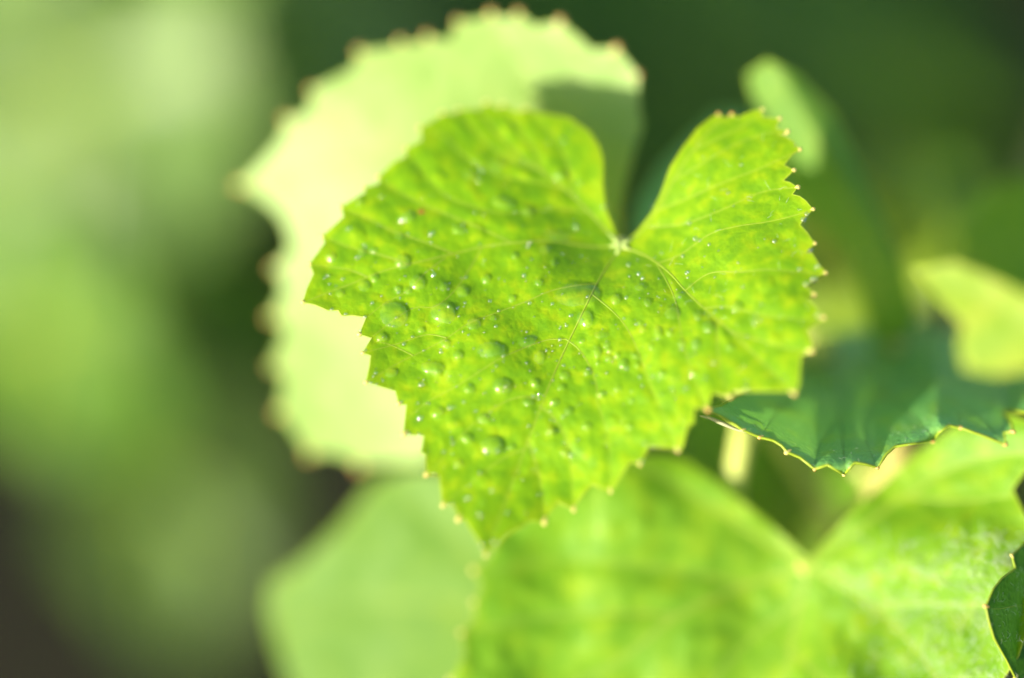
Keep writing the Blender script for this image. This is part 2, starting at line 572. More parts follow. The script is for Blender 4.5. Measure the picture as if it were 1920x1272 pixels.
FV = [[(1165, 462), (1125, 522), (1085, 602), (1055, 665), (1028, 728), (1010, 775), (985, 840), (950, 935), (912, 1036)],
      [(1165, 462), (1105, 462), (1030, 452), (960, 456), (905, 463), (850, 476), (790, 490), (720, 508), (660, 532), (612, 550), (573, 566)],
      [(1165, 462), (1140, 436), (1105, 398), (1060, 355), (1010, 318), (955, 275), (912, 225), (900, 206)],
      [(1165, 462), (1215, 482), (1255, 512), (1285, 545), (1320, 578), (1370, 622), (1430, 680), (1487, 736)],
      [(1165, 462), (1200, 437), (1232, 395), (1262, 340), (1300, 282), (1345, 232), (1370, 219)]]
FS = [[(1118, 532), (1085, 535), (1035, 545), (985, 566), (930, 587), (880, 606), (835, 636), (790, 660), (745, 682), (692, 714)],
      [(1061, 636), (1030, 637), (1000, 646), (965, 660), (930, 677), (890, 703), (850, 728), (800, 755), (762, 786)],
      [(1012, 750), (985, 744), (950, 752), (910, 778), (870, 812), (830, 860), (803, 888)],
      [(1061, 636), (1085, 655), (1105, 685), (1118, 720), (1122, 760), (1140, 820), (1145, 915)],
      [(1010, 762), (1030, 775), (1050, 800), (1068, 850), (1075, 950)],
      [(990, 830), (1005, 870), (1018, 930), (1020, 974)], [(985, 842), (940, 862), (890, 900), (834, 944)],
      [(1110, 552), (1150, 585), (1175, 615), (1195, 655), (1215, 710), (1240, 770), (1268, 840)],
      [(1232, 494), (1275, 478), (1330, 440), (1380, 425), (1440, 416), (1490, 404), (1522, 394)],
      [(1285, 545), (1330, 513), (1390, 510), (1440, 506), (1500, 510), (1545, 512)],
      [(1320, 578), (1370, 576), (1430, 592), (1500, 598), (1540, 597)],
      [(1345, 600), (1345, 650), (1352, 700), (1366, 741)], [(1232, 496), (1265, 560), (1280, 640), (1305, 720), (1325, 766)],
      [(1370, 622), (1430, 640), (1480, 655), (1518, 659)],
      [(1232, 395), (1290, 372), (1350, 345), (1420, 318), (1460, 300), (1497, 282)],
      [(1262, 340), (1320, 305), (1380, 270), (1440, 250), (1474, 249)], [(1300, 282), (1350, 258), (1400, 232), (1428, 210)],
      [(1210, 425), (1280, 420), (1350, 395), (1430, 360), (1493, 352)],
      [(1105, 398), (1040, 392), (990, 397), (940, 400), (880, 385), (820, 355), (765, 285)],
      [(1060, 355), (1000, 340), (940, 330), (880, 300), (830, 255), (792, 243)], [(1010, 318), (960, 300), (910, 265), (862, 212)],
      [(1020, 330), (1000, 280), (970, 240), (945, 200)], [(1075, 368), (1065, 310), (1040, 260), (1000, 218)],
      [(960, 456), (905, 430), (845, 405), (775, 375), (714, 338)], [(850, 476), (800, 455), (740, 435), (690, 410), (645, 392)],
      [(768, 496), (720, 480), (660, 465), (610, 445)], [(690, 520), (650, 505), (585, 497)],
      [(835, 484), (800, 510), (765, 545), (720, 570), (690, 594)], [(905, 463), (880, 505), (850, 548), (815, 575), (770, 580), (700, 630)],
      [(838, 634), (800, 628), (745, 645), (684, 661)], [(775, 667), (735, 648), (706, 640)]]
BIGD = [(1083, 552, 42, 24, -.1, 'largest flat dewdrop, spread across the midrib near the vein knot'),
        (922, 657, 28, 17, -.1, 'long dewdrop with a dark upper rim on the second left side vein'),
        (738, 590, 28, 25, .2, 'broad flat dewdrop beside the deep cut in the left margin'),
        (831, 587, 24, 21, .3, 'round dewdrop with a bright glint just above the first left side vein'),
        (923, 836, 22, 20, 0, 'domed dewdrop with a bright glint above the leaf tip'),
        (943, 726, 19, 17, .4, 'squarish dewdrop left of the midrib between two side veins'),
        (1097, 598, 15, 18, -.3, 'oval dewdrop lying on the midrib below the largest drop'),
        (811, 690, 23, 13, 0, 'wide low dewdrop under the first left side vein'),
        (1012, 670, 11, 14, -.2, 'small upright oval dewdrop with a dark ring left of the midrib'),
        (1043, 442, 28, 10, .2, 'long slim dewdrop on the left main vein beside the vein knot')]
MIDL = [(754, 491, 16, 14), (783, 530, 15, 16), (683, 536, 12, 11), (701, 521, 9, 9), (680, 474, 8, 8), (746, 542, 8, 8), (766, 545, 7, 7), (638, 550, 9, 8), (621, 483, 10, 9),
        (674, 378, 9, 9), (766, 405, 12, 11), (750, 444, 8, 8), (867, 546, 13, 12), (912, 523, 9, 10), (833, 538, 10, 9), (888, 607, 15, 11), (1023, 468, 11, 10), (1039, 493, 7, 8),
        (965, 480, 7, 7), (943, 380, 24, 12), (990, 397, 12, 11), (834, 644, 12, 10), (858, 667, 11, 11), (717, 634, 12, 11), (990, 640, 20, 11), (1003, 719, 10, 10), (1001, 742, 7, 6),
        (990, 754, 12, 10), (907, 785, 12, 10), (875, 822, 13, 11), (959, 839, 9, 8), (925, 595, 6, 6), (820, 700, 9, 8), (735, 700, 12, 9), (790, 620, 8, 8), (880, 730, 12, 10),
        (820, 775, 14, 11), (860, 870, 10, 9), (930, 310, 18, 10), (880, 330, 14, 10), (1050, 330, 14, 10), (860, 430, 14, 9), (1010, 530, 10, 8), (960, 560, 9, 8), (700, 470, 9, 7)]
MIDR = [(1058, 703, 12, 8), (1052, 726, 9, 7), (1066, 771, 10, 9), (1119, 660, 9, 12), (1101, 697, 9, 8), (1125, 740, 8, 7), (1135, 648, 6, 6), (1033, 809, 11, 10), (1040, 754, 10, 8),
        (1154, 561, 12, 11), (1201, 538, 13, 8), (1214, 567, 9, 8), (1261, 587, 15, 13), (1234, 624, 9, 13), (1255, 624, 8, 8), (1203, 616, 7, 9), (1199, 605, 5, 5), (1140, 644, 5, 6),
        (1142, 657, 7, 6), (1141, 671, 7, 7), (1157, 667, 6, 7), (1168, 683, 11, 11), (1191, 667, 10, 6), (1195, 685, 7, 6), (1120, 681, 5, 6), (1128, 628, 15, 7), (1273, 554, 15, 7),
        (1295, 536, 5, 5), (1277, 644, 9, 8), (1158, 729, 8, 7), (1129, 739, 8, 7), (1184, 751, 7, 6), (1305, 645, 9, 11), (1329, 613, 13, 11), (1308, 591, 10, 9), (1381, 576, 14, 11),
        (1369, 651, 9, 8), (1035, 811, 9, 8), (1100, 800, 10, 8), (1060, 850, 10, 9), (1180, 800, 9, 8), (1240, 700, 8, 7), (1220, 650, 7, 8), (1090, 640, 7, 6), (1300, 700, 9, 8)]
TINY = [(615, 517, 4), (608, 521, 3), (643, 523, 4), (618, 533, 3), (652, 430, 5), (754, 414, 6), (809, 438, 6), (670, 483, 5), (1036, 570, 4), (791, 722, 7), (844, 765, 7), (787, 785, 7), (912, 850, 6),
        (877, 934, 7), (850, 832, 4), (832, 848, 4), (923, 920, 5), (900, 887, 4), (1072, 854, 6), (992, 799, 4), (1003, 845, 4), (901, 965, 5), (1200, 708, 4), (1224, 706, 4), (1278, 655, 5),
        (1287, 729, 5), (1414, 608, 5), (1303, 448, 6), (1365, 362, 4), (1390, 310, 4), (930, 612, 4), (748, 549, 4), (868, 622, 3), (878, 628, 3), (1062, 611, 4), (903, 658, 3), (911, 667, 3),
        (730, 610, 3), (737, 612, 3), (705, 700, 4), (700, 706, 3), (1290, 521, 3), (1384, 493, 3), (1393, 538, 4), (1428, 571, 4), (1499, 505, 5), (1280, 480, 4), (1340, 520, 3), (1050, 616, 3), (622, 580, 4), (648, 589, 4), (684, 594, 4), (696, 718, 4), (706, 721, 4), (753, 754, 4), (768, 813, 4), (786, 815, 5), (815, 889, 4), (846, 946, 4), (1532, 500, 6), (1526, 523, 7), (1512, 532, 6),
        (1506, 412, 6), (1512, 402, 5), (1520, 470, 5), (1400, 730, 6), (1222, 838, 5), (928, 1016, 6), (905, 1022, 6), (1532, 592, 5), (676, 620, 3), (686, 657, 3)]  # beads along the margin are added as its white glints

PUCK = [(x, y, a * 1.08, b * 1.08, r, .0027 * min(a, b) + .006, .64) for x, y, a, b, r, _ in BIGD]  # puckers added under the drops to make their bright and dark shading
prng = random.Random(2)
PUCK += [(x, y, a * 1.1, b * 1.1, prng.uniform(-.5, .5), .0031 * min(a, b) + .002, .66) for x, y, a, b in MIDL + MIDR]
for x, y in ((840, 258), (900, 300), (960, 240), (990, 330), (880, 360), (820, 330), (760, 330), (720, 400), (800, 420), (660, 440), (900, 440),
             (700, 560), (770, 640), (760, 740), (850, 800), (900, 900), (960, 900), (1000, 880), (1120, 850), (1150, 790), (1210, 740), (1250, 790),
             (1450, 640), (1440, 540), (1470, 440), (640, 500), (655, 560)):
    PUCK.append((x + prng.uniform(-8, 8), y + prng.uniform(-8, 8), prng.uniform(18, 30), prng.uniform(12, 20), prng.uniform(-.8, .8), prng.uniform(.016, .032), .6))
wet = Leaf('wet_leaf', FRONT, front_depth, M_FRONT, 'bright green grape leaf in focus, covered with dewdrops', FV, FS, step=3.6, quilt=.024,
           quilt_w=15, seed=3, margin=1.5, tip_r=5.2, vein_w=2.6, edge_w=18, ripple=.10, bumps=PUCK)
petiole(wet, [(1166, 461, wet.depth(np.array([[1166., 461.]]))[0] + .02), (1190, 490, 1.5), (1260, 560, 2.8), (1420, 720, 4.2), (1655, 915, 3.1)], .0013)
# swollen pale knot where the veins meet
kn = wet.at(1165, 460)
V, F = [], []
for a, b in (((1165, 461), (1140, 436)), ((1165, 461), (1190, 444)), ((1165, 461), (1155, 478)), ((1165, 461), (1184, 469)), ((1165, 461), (1142, 461))):
    tube_geo([wet.at(*a, .01), wet.at((a[0] + b[0]) / 2, (a[1] + b[1]) / 2, .01), wet.at(*b)], [.0005, .0003, .00014], 8, V, F)
mesh_obj('vein_knot', V, F, plain_mat('vein_knot', (.40, .50, .14), .45, .3, (.36, .48, .10), 200), wet.root)
# brown speck of damage
V, F = [], []
c0 = wet.at(790, 396, .012)
nn = wet.normal(790, 396)
tx = nn.cross(Vector((0, 0, 1))).normalized(); ty = nn.cross(tx)
V.append(c0)
for k in range(12):
    a = k / 12 * 2 * math.pi
    V.append(c0 - nn * .00012 + (tx * math.cos(a) * .0006 + ty * math.sin(a) * .0005) * random.uniform(.8, 1.2))
for k in range(12): F.append((0, 1 + k, 1 + (k + 1) % 12))
mesh_obj('brown_speck', V, F, M_SPOT, wet.root)

# ------------------------------------------------------------------ pale sunlit leaf just behind it
BACK = [(1166, 470), (1162, 400), (1172, 345), (1186, 290), (1205, 232), (1198, 212), (1195, 141, 'r'), (1180, 120), (1156, 92, 'r'), (1127, 92),
        (1113, 96), (1085, 70), (1050, 42, 'r'), (1021, 46), (1007, 51), (972, 27, 'r'), (951, 37), (922, 28, 'r'), (905, 36), (859, 42, 'r'), (845, 78),
        (802, 71, 'r'), (781, 86), (753, 81, 'r'), (735, 92), (675, 98, 'r'), (664, 131), (625, 150), (588, 170, 'r'), (580, 212), (540, 225, 'r'),
        (530, 260), (490, 310), (452, 348, 'r'), (492, 372), (526, 403), (540, 432), (547, 467), (517, 503, 'r'), (535, 540), (510, 595, 'r'),
        (538, 618), (510, 687, 'r'), (537, 708), (525, 772, 'r'), (551, 802), (581, 851, 'r'), (632, 850), (675, 872, 'r'), (724, 868), (790, 868), (860, 830),
        (960, 800), (1030, 700), (1100, 600)]
pale = Leaf('pale_leaf', BACK, lambda x, y: 2.35 - .0021 * (x - 1035) + .0006 * (y - 150) + .20 * np.sin(x / 150.) * np.sin(y / 170.), M_PALE,
            'pale sunlit leaf out of focus behind the wet leaf, partly shaded',
            [[(1166, 470), (1000, 380), (800, 290), (600, 310), (455, 348)], [(1166, 470), (1060, 300), (980, 150), (922, 40)],
             [(1166, 470), (950, 520), (750, 580), (520, 600)], [(1166, 470), (1000, 620), (850, 730), (680, 860)]], [], step=14, quilt=.016, quilt_w=40,
            margin=1.5, tip_r=9, vein_w=5, seed=5, group='vine leaves')
petiole(pale, [(1166, 470, 2.3), (1250, 570, 3.6), (1440, 780, 5.0), (1590, 1020, 4.2)], .0013)

# ------------------------------------------------------------------ large leaf below
LOW = [(1515, 1050), (1480, 1016), (1420, 965), (1350, 908), (1290, 868), (1240, 850), (1180, 858), (1080, 880), (1000, 930), (930, 1010), (915, 1050),
       (890, 1070, 't'), (905, 1100), (890, 1130, 't'), (893, 1160), (866, 1187, 't'), (872, 1230), (846, 1275, 't'), (862, 1330), (900, 1370, 't'), (1010, 1430),
       (1100, 1470, 't'), (1250, 1500), (1400, 1560, 't'), (1560, 1490), (1700, 1430, 't'), (1800, 1360), (1870, 1290, 't'), (1910, 1230), (1935, 1150, 't'),
       (1930, 1050), (1925, 975), (1898, 918), (1925, 880), (1975, 850, 't'), (1950, 800), (1900, 780), (1840, 775), (1780, 805), (1720, 850), (1660, 905), (1600, 960), (1548, 1018)]


def low_depth(x, y):
    return 2.2 + .0004 * (x - 1515) - .0040 * soft(x - 1480 + .55 * (y - 1050), 50) + .0008 * (1050 - y) * np.clip((1700 - x) / 400, 0, 1)


low = Leaf('broad_leaf', LOW, low_depth, M_LOW, 'broad green leaf below the wet leaf, blurred, hairy towards its edge',
           [[(1516, 1062), (1502, 1130), (1482, 1220), (1462, 1330), (1400, 1555)], [(1516, 1062), (1400, 1098), (1270, 1155), (1140, 1250), (900, 1365)],
            [(1516, 1062), (1440, 1018), (1350, 960), (1260, 905), (1180, 862)], [(1516, 1062), (1600, 1112), (1690, 1185), (1780, 1290), (1868, 1290)],
            [(1516, 1062), (1600, 1000), (1700, 930), (1830, 860), (1970, 850)]],
           [[(1400, 1098), (1330, 1080), (1200, 1060), (1050, 1050), (900, 1075)], [(1270, 1155), (1150, 1150), (1000, 1160), (870, 1187)],
            [(1502, 1130), (1430, 1180), (1350, 1260), (1250, 1400)], [(1482, 1220), (1560, 1290), (1650, 1400)], [(1700, 930), (1790, 940), (1900, 930)],
            [(1640, 1140), (1730, 1130), (1900, 1140)]],
           step=9, quilt=.045, quilt_w=26, margin=1.5, tip_r=6, vein_w=5.5, seed=9, ripple=.25, edge_w=16)
petiole(low, [(1516, 1060, low.depth(np.array([[1516., 1060.]]))[0] + .03), (1530, 1110, 3.6), (1520, 1180, 5.0), (1480, 1228, 6.3)], .0014)

# ------------------------------------------------------------------ bluish shaded leaf on the right, seen edge-on
TEAL = [(1322, 768), (1350, 780), (1378, 796), (1392, 806, 't'), (1425, 820, 'r'), (1450, 826), (1466, 836), (1476, 848, 't'), (1500, 858), (1528, 880, 'r'), (1552, 872),
        (1583, 889, 't'), (1602, 868), (1622, 870), (1645, 876, 'r'), (1662, 852), (1678, 838), (1748, 826, 'r'), (1760, 811), (1778, 798), (1800, 802, 'r'), (1840, 816),
        (1884, 833, 'r'), (1882, 812), (1900, 810, 'r'), (1896, 792), (1878, 776), (1890, 770), (1935, 775, 't'), (1985, 740), (1960, 690), (1850, 640), (1700, 606),
        (1560, 625), (1450, 690), (1390, 740), (1350, 762)]


def teal_depth(x, y):
    edge = np.interp(x, [1320, 1425, 1528, 1645, 1760, 1884, 1960], [768, 822, 882, 872, 806, 828, 770])
    up = np.maximum(edge - y, -20)
    d = -.15 + .0185 * up + .0010 * (x - 1650) - .25 * np.exp(-((x - 1590) / 110) ** 2)
    d = d + .30 * np.exp(-up / 14.)                                   # the rim turns under
    return d


teal = Leaf('bluish_leaf', TEAL, teal_depth, M_TEAL, 'dark bluish green leaf in shade seen along its toothed edge',
            [[(1560, 660), (1570, 740), (1580, 820), (1584, 886)], [(1560, 660), (1640, 720), (1720, 790), (1750, 823)], [(1560, 660), (1480, 740), (1427, 818)],
             [(1560, 660), (1700, 700), (1820, 770), (1882, 830)]], [[(1640, 722), (1620, 800), (1640, 868)], [(1575, 780), (1540, 830), (1527, 876)], [(1720, 730), (1790, 760), (1800, 798)]],
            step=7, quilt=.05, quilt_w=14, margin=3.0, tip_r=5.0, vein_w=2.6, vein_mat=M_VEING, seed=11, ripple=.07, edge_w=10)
petiole(teal, [(1560, 655, 2.75), (1470, 690, 3.0), (1408, 765, 2.6), (1388, 850, 2.45), (1374, 940, 2.75), (1390, 1100, 4.6), (1480, 1225, 6.2)], .0017)
# withered sliver curling off the end of the edge
q = [P(*c) for c in smooth_poly([(1312, 780, -.12), (1330, 784, -.15), (1352, 793, -.15), (1375, 803, -.1), (1400, 812, -.05)], 5)]
mesh_obj('withered_sliver', *tube_geo(q, [.00005 + .00022 * math.sin(math.pi * min(1, (i + .5) / len(q))) for i in range(len(q))], 6), M_DRY, teal.root)

# ------------------------------------------------------------------ dark leaf in the lower right corner
DARK = [(1925, 1015), (1897, 1042, 't'), (1904, 1066), (1878, 1085), (1862, 1105), (1848, 1137, 'r'), (1854, 1165), (1864, 1198), (1886, 1236), (1904, 1272, 't'),
        (1925, 1310), (1990, 1340, 't'), (2070, 1320), (2130, 1200, 't'), (2100, 1080), (2030, 1000, 't'), (1975, 990)]
dark = Leaf('dark_leaf', DARK, lambda x, y: -.25 + .0105 * (x - 1855) + .0008 * (1140 - y), M_DARK, 'dark green leaf with pale rim overlapping the broad leaf',
            [[(2090, 1160), (2000, 1150), (1930, 1135), (1870, 1142), (1850, 1138)], [(2090, 1160), (2010, 1210), (1950, 1240), (1905, 1270)]],
            [[(1975, 1146), (1940, 1100), (1900, 1046)], [(1935, 1137), (1915, 1170), (1912, 1220), (1890, 1236)], [(1960, 1236), (1935, 1200), (1925, 1170)]],
            step=8, quilt=.03, quilt_w=12, margin=2.2, tip_r=4, vein_w=2.2, seed=13, ripple=.08, edge_w=5)
petiole(dark, [(2090, 1160, 2.2), (2150, 1150, 3.5), (2230, 1160, 6)], .0012)

# ------------------------------------------------------------------ other leaves close by, out of focus
SOFT = [(512, 1095), (504, 1140), (520, 1210), (545, 1290), (590, 1400), (760, 1480), (950, 1500), (1150, 1380), (1120, 1100), (1030, 960), (900, 885), (770, 878), (702, 905),
        (640, 985), (572, 1052)]
softl = Leaf('light_leaf', SOFT, lambda x, y: 4.6 - .0012 * (x - 700) + .0008 * (y - 1100), M_MID, 'light green leaf, smooth and blurred, below the pale leaf and left of the broad leaf',
             [[(1000, 1150), (800, 1130), (650, 1120), (510, 1120)], [(1000, 1150), (850, 1000), (740, 900)], [(1000, 1150), (850, 1280), (640, 1420)]], step=22, quilt=.06, quilt_w=40,
             margin=1.5, seed=17, vein_w=5)
petiole(softl, [(1000, 1150, 4.3), (1150, 1170, 5.2), (1330, 1220, 6.3), (1460, 1230, 6.3)], .0014)

CURL = [(1402, 140), (1440, 114), (1492, 140), (1560, 210), (1612, 310), (1660, 420), (1694, 500), (1712, 600), (1690, 660), (1640, 650), (1618, 560), (1580, 470), (1500, 380), (1430, 270)]
curl = Leaf('curled_leaf', CURL, lambda x, y: 2.5 + .0050 * np.abs((x - 1490) - .62 * (y - 180)) + .0012 * (y - 230), M_MID,
            'curled green leaf with a pale lit fold, blurred behind the wet leaf', [[(1680, 650), (1630, 480), (1550, 300), (1450, 125)]],
            step=16, quilt=.03, quilt_w=40, margin=1.5, seed=19, vein_w=5)
petiole(curl, [(1680, 650, 3.2), (1705, 680, 4.0), (1745, 712, 3.9)], .0013)

SHADE = [(1185, 430), (1195, 380), (1240, 310), (1290, 262), (1345, 212), (1400, 215), (1470, 330), (1500, 470), (1450, 600), (1300, 640), (1215, 560)]
shade = Leaf('shaded_leaf', SHADE, lambda x, y: 3.6 + .004 * (x - 1300) - .002 * (y - 300), M_TEAL, 'dark shaded leaf peeping out behind the right lobe of the wet leaf',
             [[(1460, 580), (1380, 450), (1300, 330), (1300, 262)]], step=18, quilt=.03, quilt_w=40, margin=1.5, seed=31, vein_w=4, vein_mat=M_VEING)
petiole(shade, [(1460, 580, 3.7), (1560, 680, 3.9), (1700, 800, 3.0)], .0013)

TIPY = [(1713, 506), (1790, 492), (1850, 516), (1930, 556), (2010, 600), (2080, 680), (2020, 730), (1930, 692), (1870, 704), (1808, 692), (1797, 650), (1806, 610), (1768, 570)]
tipy = Leaf('yellowish_leaf', TIPY, lambda x, y: -2.4 - .0022 * (x - 1750) - .001 * (y - 600), M_YELL, 'yellowish green young leaf, blurred, pointing in over the bluish leaf',
            [[(2070, 680), (1950, 620), (1850, 560), (1715, 506)], [(1950, 620), (1880, 650), (1808, 690)]], step=18, quilt=.03, quilt_w=30, margin=1.5, seed=23, vein_w=5)
petiole(tipy, [(2070, 680, -3.2), (2130, 760, -2.0), (2200, 860, 3.0), (2240, 1000, 6)], .0010)

UPR = [(1790, 440), (1815, 395), (1860, 355), (1930, 330), (2030, 350), (2080, 470), (2010, 600), (1920, 600), (1850, 540), (1805, 490)]
upr = Leaf('rounded_leaf', UPR, lambda x, y: 5.0 + .003 * (x - 1850), M_LOW, 'rounded green leaf, blurred, above the yellowish leaf',
           [[(2060, 560), (1950, 480), (1800, 440)]], step=22, quilt=.05, quilt_w=40, margin=1.5, seed=29, vein_w=5)
petiole(upr, [(2060, 560, 5.6), (2130, 640, 6), (2230, 760, 6.4)], .0013)

for nm, pts, r, lab in (('vine_shoot', [(1250, 1750, 9), (1400, 1400, 7.2), (1480, 1230, 6.3), (1570, 1060, 4.4), (1650, 930, 3.2), (1682, 860, 2.8), (1708, 780, 3.0), (1770, 670, 4.4), (1890, 480, 7.5), (2010, 230, 11), (2080, -100, 14)], .0026,
                         'tan vine shoot blurred between the bluish leaf and the broad leaf'),
                        ('vine_shoot', [(2330, 1750, 9), (2240, 1200, 6.2), (2225, 800, 6.5), (2330, 300, 9), (2420, -200, 12)], .0028, 'vine shoot carrying the yellowish and rounded leaves')):
    q = [P(*c) for c in smooth_poly(pts, 8)]
    b0 = q[0]
    q = [Vector((b0.x - .02, b0.y + .02, -.02)), Vector((b0.x - .02, b0.y + .01, b0.z * .35)), Vector((b0.x - .01, b0.y, b0.z * .75))] + q   # rooted in the soil
    o = mesh_obj(nm, *tube_geo(q, [r * (1 + .12 * math.sin(i * .9)) for i in range(len(q))], 12), M_CANE)
    tag(o, lab, 'vine shoot', 'vine shoots')


# ------------------------------------------------------------------ background vine leaves
def palmate(nlobes=5):
    pts = []
    for k in range(121):
        a = -math.pi * .94 + 1.88 * math.pi * k / 120
        r = .62 + .26 * abs(math.cos(a * 2.5 * .5 + 0)) ** 1.5 + .16 * math.cos(a) + .1 * math.cos(5 * a)
        r *= 1 + .045 * (1 if k % 4 == 0 else -.4 if k % 4 == 2 else 0)
        pts.append((r * math.sin(a), r * math.cos(a)))
    pts.append((0, -.12))
    return pts


PAL = palmate()


def far_leaf_mesh(rng, cup, droop):
    """unit leaf in its own axes: x across, y to the tip, z up"""
    V, F = [(0, 0, 0)], []
    rings = 6
    n = len(PAL)
    for j in range(1, rings + 1):
        t = j / rings
        for (x, y) in PAL:
            X, Y = x * t, y * t
            z = cup * (X * X) - droop * Y * Y + .07 * math.sin(5 * math.atan2(X, Y + .01)) * t + .05 * noise.noise((X * 3 + rng, Y * 3, rng))
            V.append((X, Y, z))
    for k in range(n):
        F.append((0, 1 + k, 1 + (k + 1) % n))
    for j in range(rings - 1):
        for k in range(n):
            a = 1 + j * n + k
            b = 1 + j * n + (k + 1) % n
            F.append((a, a + n, b + n, b))
    return V, F


def orient(nrm, spin):
    n = nrm.normalized()
    a = Vector((0, 0, -1))
    y = (a - n * a.dot(n)).normalized()
    x = y.cross(n)
    c, s_ = math.cos(spin), math.sin(spin)
    return x * c + y * s_, y * c - x * s_, n


def far_leaf(px, py, d, size, ncam, spin, mat, label, seed):
    p = P(px, py, d)
    nrm = RIGHT * ncam[0] + UP * ncam[1] - FWD * ncam[2]
    x, y, n = orient(nrm, spin)
    V, F = far_leaf_mesh(seed * 1.7, .25, .22)
    W = [p + (x * a + y * b + n * c) * size for a, b, c in V]
    root = empty('background_leaf', p)
    tag(root, label, 'leaf', 'background leaves')
    mesh_obj('blade', W, F, mat, root)
    e = p - y * size * .9 - n * size * .5 - Vector((0, 0, .02))
    q = [p, p - y * size * .4 - n * size * .1, e, Vector((e.x, e.y + .01, e.z * .5)), Vector((e.x, e.y + .015, -.02))]
    mesh_obj('petiole', *tube_geo(q, .0012, 6), M_BGD, root)
    for tx, ty in ((0, .95), (.72, .55), (-.72, .55), (.6, -.3), (-.6, -.3)):
        q = []
        for i in range(6):
            t = i / 5
            X, Y = tx * t, ty * t
            z = .25 * X * X - .22 * Y * Y + .012
            q.append(p + (x * X + y * Y + n * z) * size)
        mesh_obj('main_vein', *tube_geo(q, [.0010 * (1.1 - i * .18) for i in range(6)], 5), M_VEIN, root)
    return root


M_BGL = leaf_mat('far_light_leaf', (.085, .16, .026), (.105, .19, .032), (.13, .21, .04), trans=(.25, .42, .05), tfac=.35, rough=.4, spec=.5, mott=40)
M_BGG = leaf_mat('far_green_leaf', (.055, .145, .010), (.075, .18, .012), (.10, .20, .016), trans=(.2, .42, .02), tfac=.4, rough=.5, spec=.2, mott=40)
M_BGD = leaf_mat('far_shade_leaf', (.006, .034, .004), (.010, .050, .005), (.016, .062, .006), trans=(.05, .16, .01), tfac=.3, rough=.6, spec=.12, mott=40)  # shade deep in the vine is put into this leaf colour
BG = [(130, 180, 20, .060, (-.35, .15, .9), .4, M_BGL, 'large pale green blurred leaf behind, left of the pale leaf'),
      (450, 60, 22, .040, (-.3, .3, .9), 2.0, M_BGL, 'pale green blurred leaf beside the upper edge of the pale leaf'),
      (60, 610, 18, .029, (-.3, .1, .9), 1.2, M_BGG, 'mid green blurred leaf below the large pale green one'),
      (310, 930, 24, .030, (.1, .5, .8), -.5, M_BGL, 'greyish green blurred leaf over dark soil'),
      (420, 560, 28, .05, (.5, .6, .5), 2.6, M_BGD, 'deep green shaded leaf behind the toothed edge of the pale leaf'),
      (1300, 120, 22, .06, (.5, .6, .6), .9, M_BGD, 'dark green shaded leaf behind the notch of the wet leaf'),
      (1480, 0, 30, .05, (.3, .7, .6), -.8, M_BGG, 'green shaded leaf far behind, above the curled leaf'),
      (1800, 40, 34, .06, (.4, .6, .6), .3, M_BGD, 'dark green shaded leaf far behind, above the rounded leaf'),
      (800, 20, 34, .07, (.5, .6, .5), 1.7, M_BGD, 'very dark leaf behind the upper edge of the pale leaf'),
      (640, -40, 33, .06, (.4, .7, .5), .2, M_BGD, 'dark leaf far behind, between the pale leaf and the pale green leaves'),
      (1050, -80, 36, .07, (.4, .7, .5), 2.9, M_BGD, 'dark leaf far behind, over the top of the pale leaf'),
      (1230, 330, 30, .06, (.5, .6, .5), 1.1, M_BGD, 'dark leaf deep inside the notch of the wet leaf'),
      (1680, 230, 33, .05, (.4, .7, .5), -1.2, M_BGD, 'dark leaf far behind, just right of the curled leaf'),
      (1490, 960, 7, .034, (-.2, .4, .9), .6, M_LOW, 'shaded green leaf seen in the gap above the broad leaf notch'),
      (1560, 500, 8, .018, (-.4, .0, .9), 2.2, M_YELL, 'small yellow green lit leaf behind the right teeth of the wet leaf'),
      (1760, 500, 11, .030, (.3, .7, .6), 2.2, M_MID, 'olive green blurred leaf between the curled and rounded leaves')]
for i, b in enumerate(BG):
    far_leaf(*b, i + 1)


# ------------------------------------------------------------------ dewdrops
def drop_geo(leaf, px, py, rx, ry, rot, hfac, n=18, rings=7, V=None, F=None, wob=0., conform=False):
    """a cap of water; conform: a shell that follows the puckered blade below it"""
    V = [] if V is None else V
    F = [] if F is None else F
    base = len(V)
    nr = leaf.normal(px, py, max(rx, ry) * .8 + 2)
    c = leaf.at(px, py)
    ax = RIGHT - nr * RIGHT.dot(nr); ax.normalize()
    ay = nr.cross(ax)
    cr, sr = math.cos(rot), math.sin(rot)
    ex = ax * cr + ay * sr
    ey = ay * cr - ax * sr
    a, b = rx / PXM, ry / PXM
    h = hfac * min(a, b)
    ph = random.uniform(0, 6.28)
    for j in range(rings + 1):
        t = 1 - j / rings
        for k in range(n if j < rings else 1):
            an = 2 * math.pi * k / n
            ww = 1 + wob * (math.sin(2 * an + ph) + .6 * math.sin(3 * an + ph * 2))
            u, v = t * math.cos(an) * ww, t * math.sin(an) * ww
            z = h * (1 - t * t) - (.00002 if j == 0 else -.00001)
            if conform:
                X, Y = u * rx, v * ry
                V.append(leaf.at(px + X * cr + Y * sr, py - (Y * cr - X * sr)) + nr * z)
            else:
                V.append(c + ex * (u * a) + ey * (v * b) + nr * z)
    for j in range(rings - 1):
        for k in range(n):
            q = base + j * n + k
            r = base + j * n + (k + 1) % n
            F.append((q, r, r + n, q + n))
    top = len(V) - 1
    for k in range(n):
        F.append((base + (rings - 1) * n + k, base + (rings - 1) * n + (k + 1) % n, top))
    return V, F


def drop(geo, label, group, mat=None):
    V, F = geo
    c = sum(V, Vector()) / len(V)
    o = mesh_obj('dewdrop', [v - c for v in V], F, mat or M_WATER)
    o.location = c
    tag(o, label, 'dewdrop', group)


